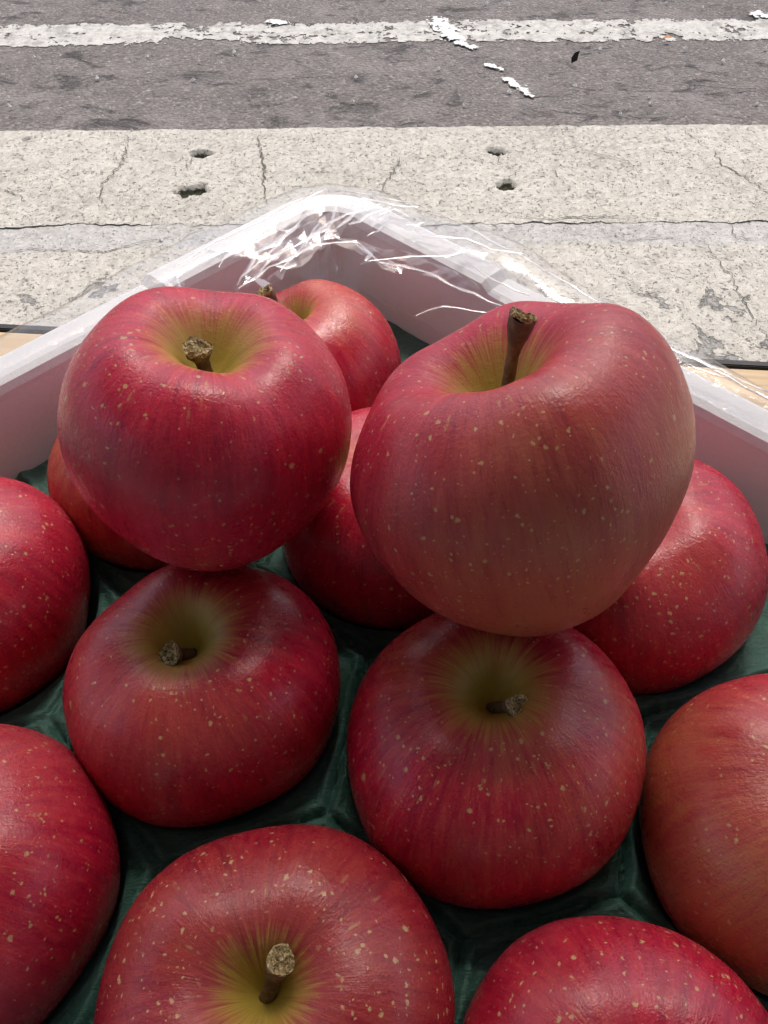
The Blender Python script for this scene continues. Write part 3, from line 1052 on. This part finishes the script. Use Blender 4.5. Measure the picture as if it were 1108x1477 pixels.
#            inside flap .............................. over the rim .......................... outside
P_left = [(-.0015, -.006), (-.0015, -.004), (-.001, -.002), (-.0005, .0005), (.003, .0022), (.010, .003), (.018, .003), (.0245, .001), (.027, -.008), (.028, -.030), (.026, -.06), (.025, -.090)]
P_corn = [(-.030, -.012), (-.020, -.004), (-.010, .0005), (-.001, .0035), (.006, .0045), (.012, .0045), (.018, .0035), (.022, .001), (.024, -.008), (.027, -.030), (.026, -.06), (.025, -.090)]
P_righ = [(-.022, -.012), (-.015, -.006), (-.008, -.001), (-.001, .004), (.006, .0075), (.014, .0090), (.021, .0085), (.027, .005), (.029, -.010), (.029, -.034), (.028, -.06), (.027, -.090)]
P_rfar = [(-.0015, -.004), (-.001, -.003), (-.0008, -.001), (-.0003, .001), (.004, .002), (.010, .004), (.016, .005), (.021, .003), (.024, -.010), (.025, -.034), (.025, -.06), (.025, -.090)]


def prof_at(u):
    if u < 0:
        k = sstep(-u, 0.035, 0.11)
        return lerp_prof(P_corn, P_left, k)
    k = sstep(u, 0.02, 0.08)
    p = lerp_prof(P_corn, P_righ, k)
    k2 = sstep(u, 0.10, 0.20)
    return lerp_prof(p, P_rfar, k2)


def film_point(u, w, jig=None):
    pr = prof_at(u)
    n = len(pr) - 1
    x = max(0, min(n - 1e-6, w * n))
    i = int(x); k = x - i
    off = pr[i][0] * (1 - k) + pr[i + 1][0] * k
    dz = pr[i][1] * (1 - k) + pr[i + 1][1] * k
    p, out = rim_frame(u)
    lift = 0.0035 * (1 - sstep(abs(u), 0.09, 0.115)) * (1 if off > -0.002 else 0.5)
    return Vector((p.x, p.y, RIM)) + out * off + Vector((0, 0, dz + lift + 0.0006)), out


rf = random.Random(5)
us = []
u = -0.42
while u < 0.40:
    us.append(u)
    u += rf.uniform(.006, .011) if -0.12 < u < 0.16 else rf.uniform(.010, .02)
us.append(0.40)
NW = 22
fv, ff = [], []
for i, u in enumerate(us):
    crumple = max(math.exp(-(u / 0.07) ** 2), 0.35 * math.exp(-((u - .09) / 0.07) ** 2), 0.16)
    for j in range(NW + 1):
        w = j / NW
        uu = u + rf.uniform(-.001, .001)
        ww = w + (rf.uniform(-.15, .15) / NW if 0 < j < NW else 0)
        if j == 0:   # uneven torn inner edge
            ww = 0
        p, out = film_point(uu, ww)
        near_rim = 1.0 if w < 0.22 else (0.35 if w < 0.6 else 1.0)
        # folds run across the rim: ridges along u, drifting with w
        f1 = mnoise.noise(Vector((u * 62 + w * 5.0, w * 2.0, 3.1)))
        f2 = mnoise.noise(Vector((u * 140 - w * 7.0, w * 4.0, 8.7)))
        amp = 0.0042 * crumple * near_rim
        disp = amp * (abs(f1) * 1.6 - 0.35 + 0.6 * f2)
        disp = max(disp, -0.0004)
        nrm = (out * (1 if w > 0.35 else -0.8) + Vector((0, 0, 0.8))).normalized()
        if w < 0.3:
            p = p + Vector((0, 0, 0.010 * mnoise.noise(Vector((u * 45, 0.3, 0.7))) * crumple * (1 - w / 0.3)))
        p = p + nrm * disp
        p.z = max(p.z, TZ + 0.003)
        fv.append(p)
for i in range(len(us) - 1):
    for j in range(NW):
        a = i * (NW + 1) + j
        q = (a, a + 1, a + NW + 2, a + NW + 1)
        if rf.random() < .5:
            ff += [(q[0], q[1], q[2]), (q[0], q[2], q[3])]
        else:
            ff += [(q[0], q[1], q[3]), (q[1], q[2], q[3])]
film = mesh_obj('plastic_film', fv, ff, M_film, None, True)
tag(film, 'crumpled clear plastic film wrapped over the rim of the foam box', 'plastic film')


def fold(pts, wid, seed, dz=0.0085, hgt=0.0006, mat=None, name='fold', smooth=True):
    """a pleat of doubled film; its run is read from the photograph and laid on the film at rim height"""
    r = random.Random(seed)
    Q = [px(a, b, RIM + dz) for a, b in pts]
    P = []
    for a, b in zip(Q[:-1], Q[1:]):
        n = max(2, int((b - a).length / 0.005))
        for i in range(n):
            P.append(a.lerp(b, i / n) + Vector((r.uniform(-.0004, .0004), r.uniform(-.0004, .0004), r.uniform(-.0004, .0006))))
    P.append(Q[-1])
    vs, fs = [], []
    m = len(P)
    for i, p in enumerate(P):
        d = (P[min(i + 1, m - 1)] - P[max(i - 1, 0)]).normalized()
        s_ = d.cross(Vector((0, 0, 1))).normalized()
        up = s_.cross(d).normalized()
        k = wid * (0.15 + 0.85 * math.sin(math.pi * min(1, (i + .2) / m)) ** 0.7) * r.uniform(.45, 1.5) * 1.15
        vs += [p + s_ * k, p + up * hgt * r.uniform(.4, 1.5), p - s_ * k * r.uniform(.3, 1)]
        if i:
            b = 3 * i
            fs += [(b - 3, b - 2, b + 1, b), (b - 2, b - 1, b + 2, b + 1)]
    return mesh_obj(name, vs, fs, mat or M_fold, film, smooth)


FOLDS = [
    # bundle drawn across the far corner
    ([(357, 370), (395, 350), (432, 325)], 1.5), ([(344, 417), (387, 386), (457, 353), (515, 348)], 1.1), ([(369, 401), (387, 412)], 2.0),
    ([(397, 384), (427, 381)], 1.5), ([(341, 414), (371, 366), (422, 331), (442, 311)], .8), ([(371, 381), (442, 346), (483, 316), (548, 295)], 1.2),
    ([(462, 351), (477, 321), (488, 285)], .9), ([(503, 326), (543, 305), (563, 298)], 1.4), ([(399, 331), (414, 333), (427, 326)], 1.3),
    ([(405, 392), (440, 355), (460, 322)], .7), ([(352, 398), (380, 372), (408, 350)], .7), ([(430, 368), (470, 340), (500, 318), (520, 300)], .9),
    ([(376, 392), (398, 366), (418, 356)], .9), ([(448, 340), (470, 330), (486, 334)], 1.3),
    # inner edge, running down the right-hand wall
    ([(488, 346), (518, 351), (548, 379), (604, 389), (649, 409), (725, 442)], .9), ([(518, 381), (594, 371), (654, 371)], .6),
    ([(599, 457), (639, 442), (705, 452)], .6), ([(515, 352), (535, 366), (528, 378)], 1.0), ([(555, 382), (580, 392), (572, 386)], 1.2),
    # tent outside the right-hand rim
    ([(495, 305), (523, 285), (563, 295), (604, 298)], 1.0), ([(584, 326), (600, 324), (614, 321)], 1.6),
    ([(599, 333), (614, 343), (675, 346), (710, 359), (755, 366)], 1.0), ([(640, 371), (675, 358), (697, 366)], 1.7), ([(655, 352), (672, 360), (668, 371)], 1.3),
    ([(483, 276), (533, 282), (594, 293), (649, 316), (705, 346), (755, 371), (815, 408), (880, 446), (960, 496), (1050, 546), (1108, 578)], .55),
    ([(675, 379), (725, 412), (765, 427)], .6), ([(548, 312), (570, 300), (590, 312)], 1.0), ([(560, 322), (545, 335), (530, 341)], 1.1),
    ([(927, 488), (952, 499), (979, 508), (1008, 520), (1041, 535), (1108, 566)], 1.0), ([(956, 513), (983, 522), (1028, 540), (1076, 558), (1108, 575)], .6),
    # left-hand rim
    ([(452, 280), (412, 300), (361, 326), (311, 351), (250, 386)], .6), ([(316, 386), (329, 366), (372, 346)], .9), ([(470, 276), (440, 286), (428, 302)], .9),
    ([(220, 405), (240, 408), (249, 418)], 1.6), ([(250, 396), (262, 418)], 1.2),
    ([(300, 372), (272, 386), (255, 402)], .8), 
]
for i, (p, w) in enumerate(FOLDS):
    fold(p, w * 0.001, 100 + i)

# wider pleats of the crumpled sheet between the creases
PLEATS = [
    ([(338, 420), (372, 380), (412, 340), (446, 306)], 4.2), ([(352, 416), (400, 372), (440, 340), (486, 300)], 5.0), ([(384, 410), (430, 368), (470, 336), (520, 292)], 4.5),
    ([(420, 376), (462, 346), (510, 330), (560, 300)], 4.0), ([(470, 346), (520, 352), (560, 380), (610, 392)], 3.6), ([(520, 356), (590, 372), (650, 398), (720, 436)], 3.4),
    ([(300, 366), (330, 372), (366, 352), (410, 322)], 3.6), ([(560, 318), (610, 330), (660, 350), (720, 372)], 3.6), ([(600, 352), (650, 366), (700, 384), (760, 410)], 3.6),
    ([(246, 398), (262, 412), (250, 424)], 3.0), ([(500, 316), (548, 310), (590, 312), (640, 330)], 3.4),
]
for i, (p, w) in enumerate(PLEATS):
    fold(p, w * 0.001, 300 + i, dz=0.0062, hgt=0.0020, mat=M_pleat, name='pleat', smooth=False)
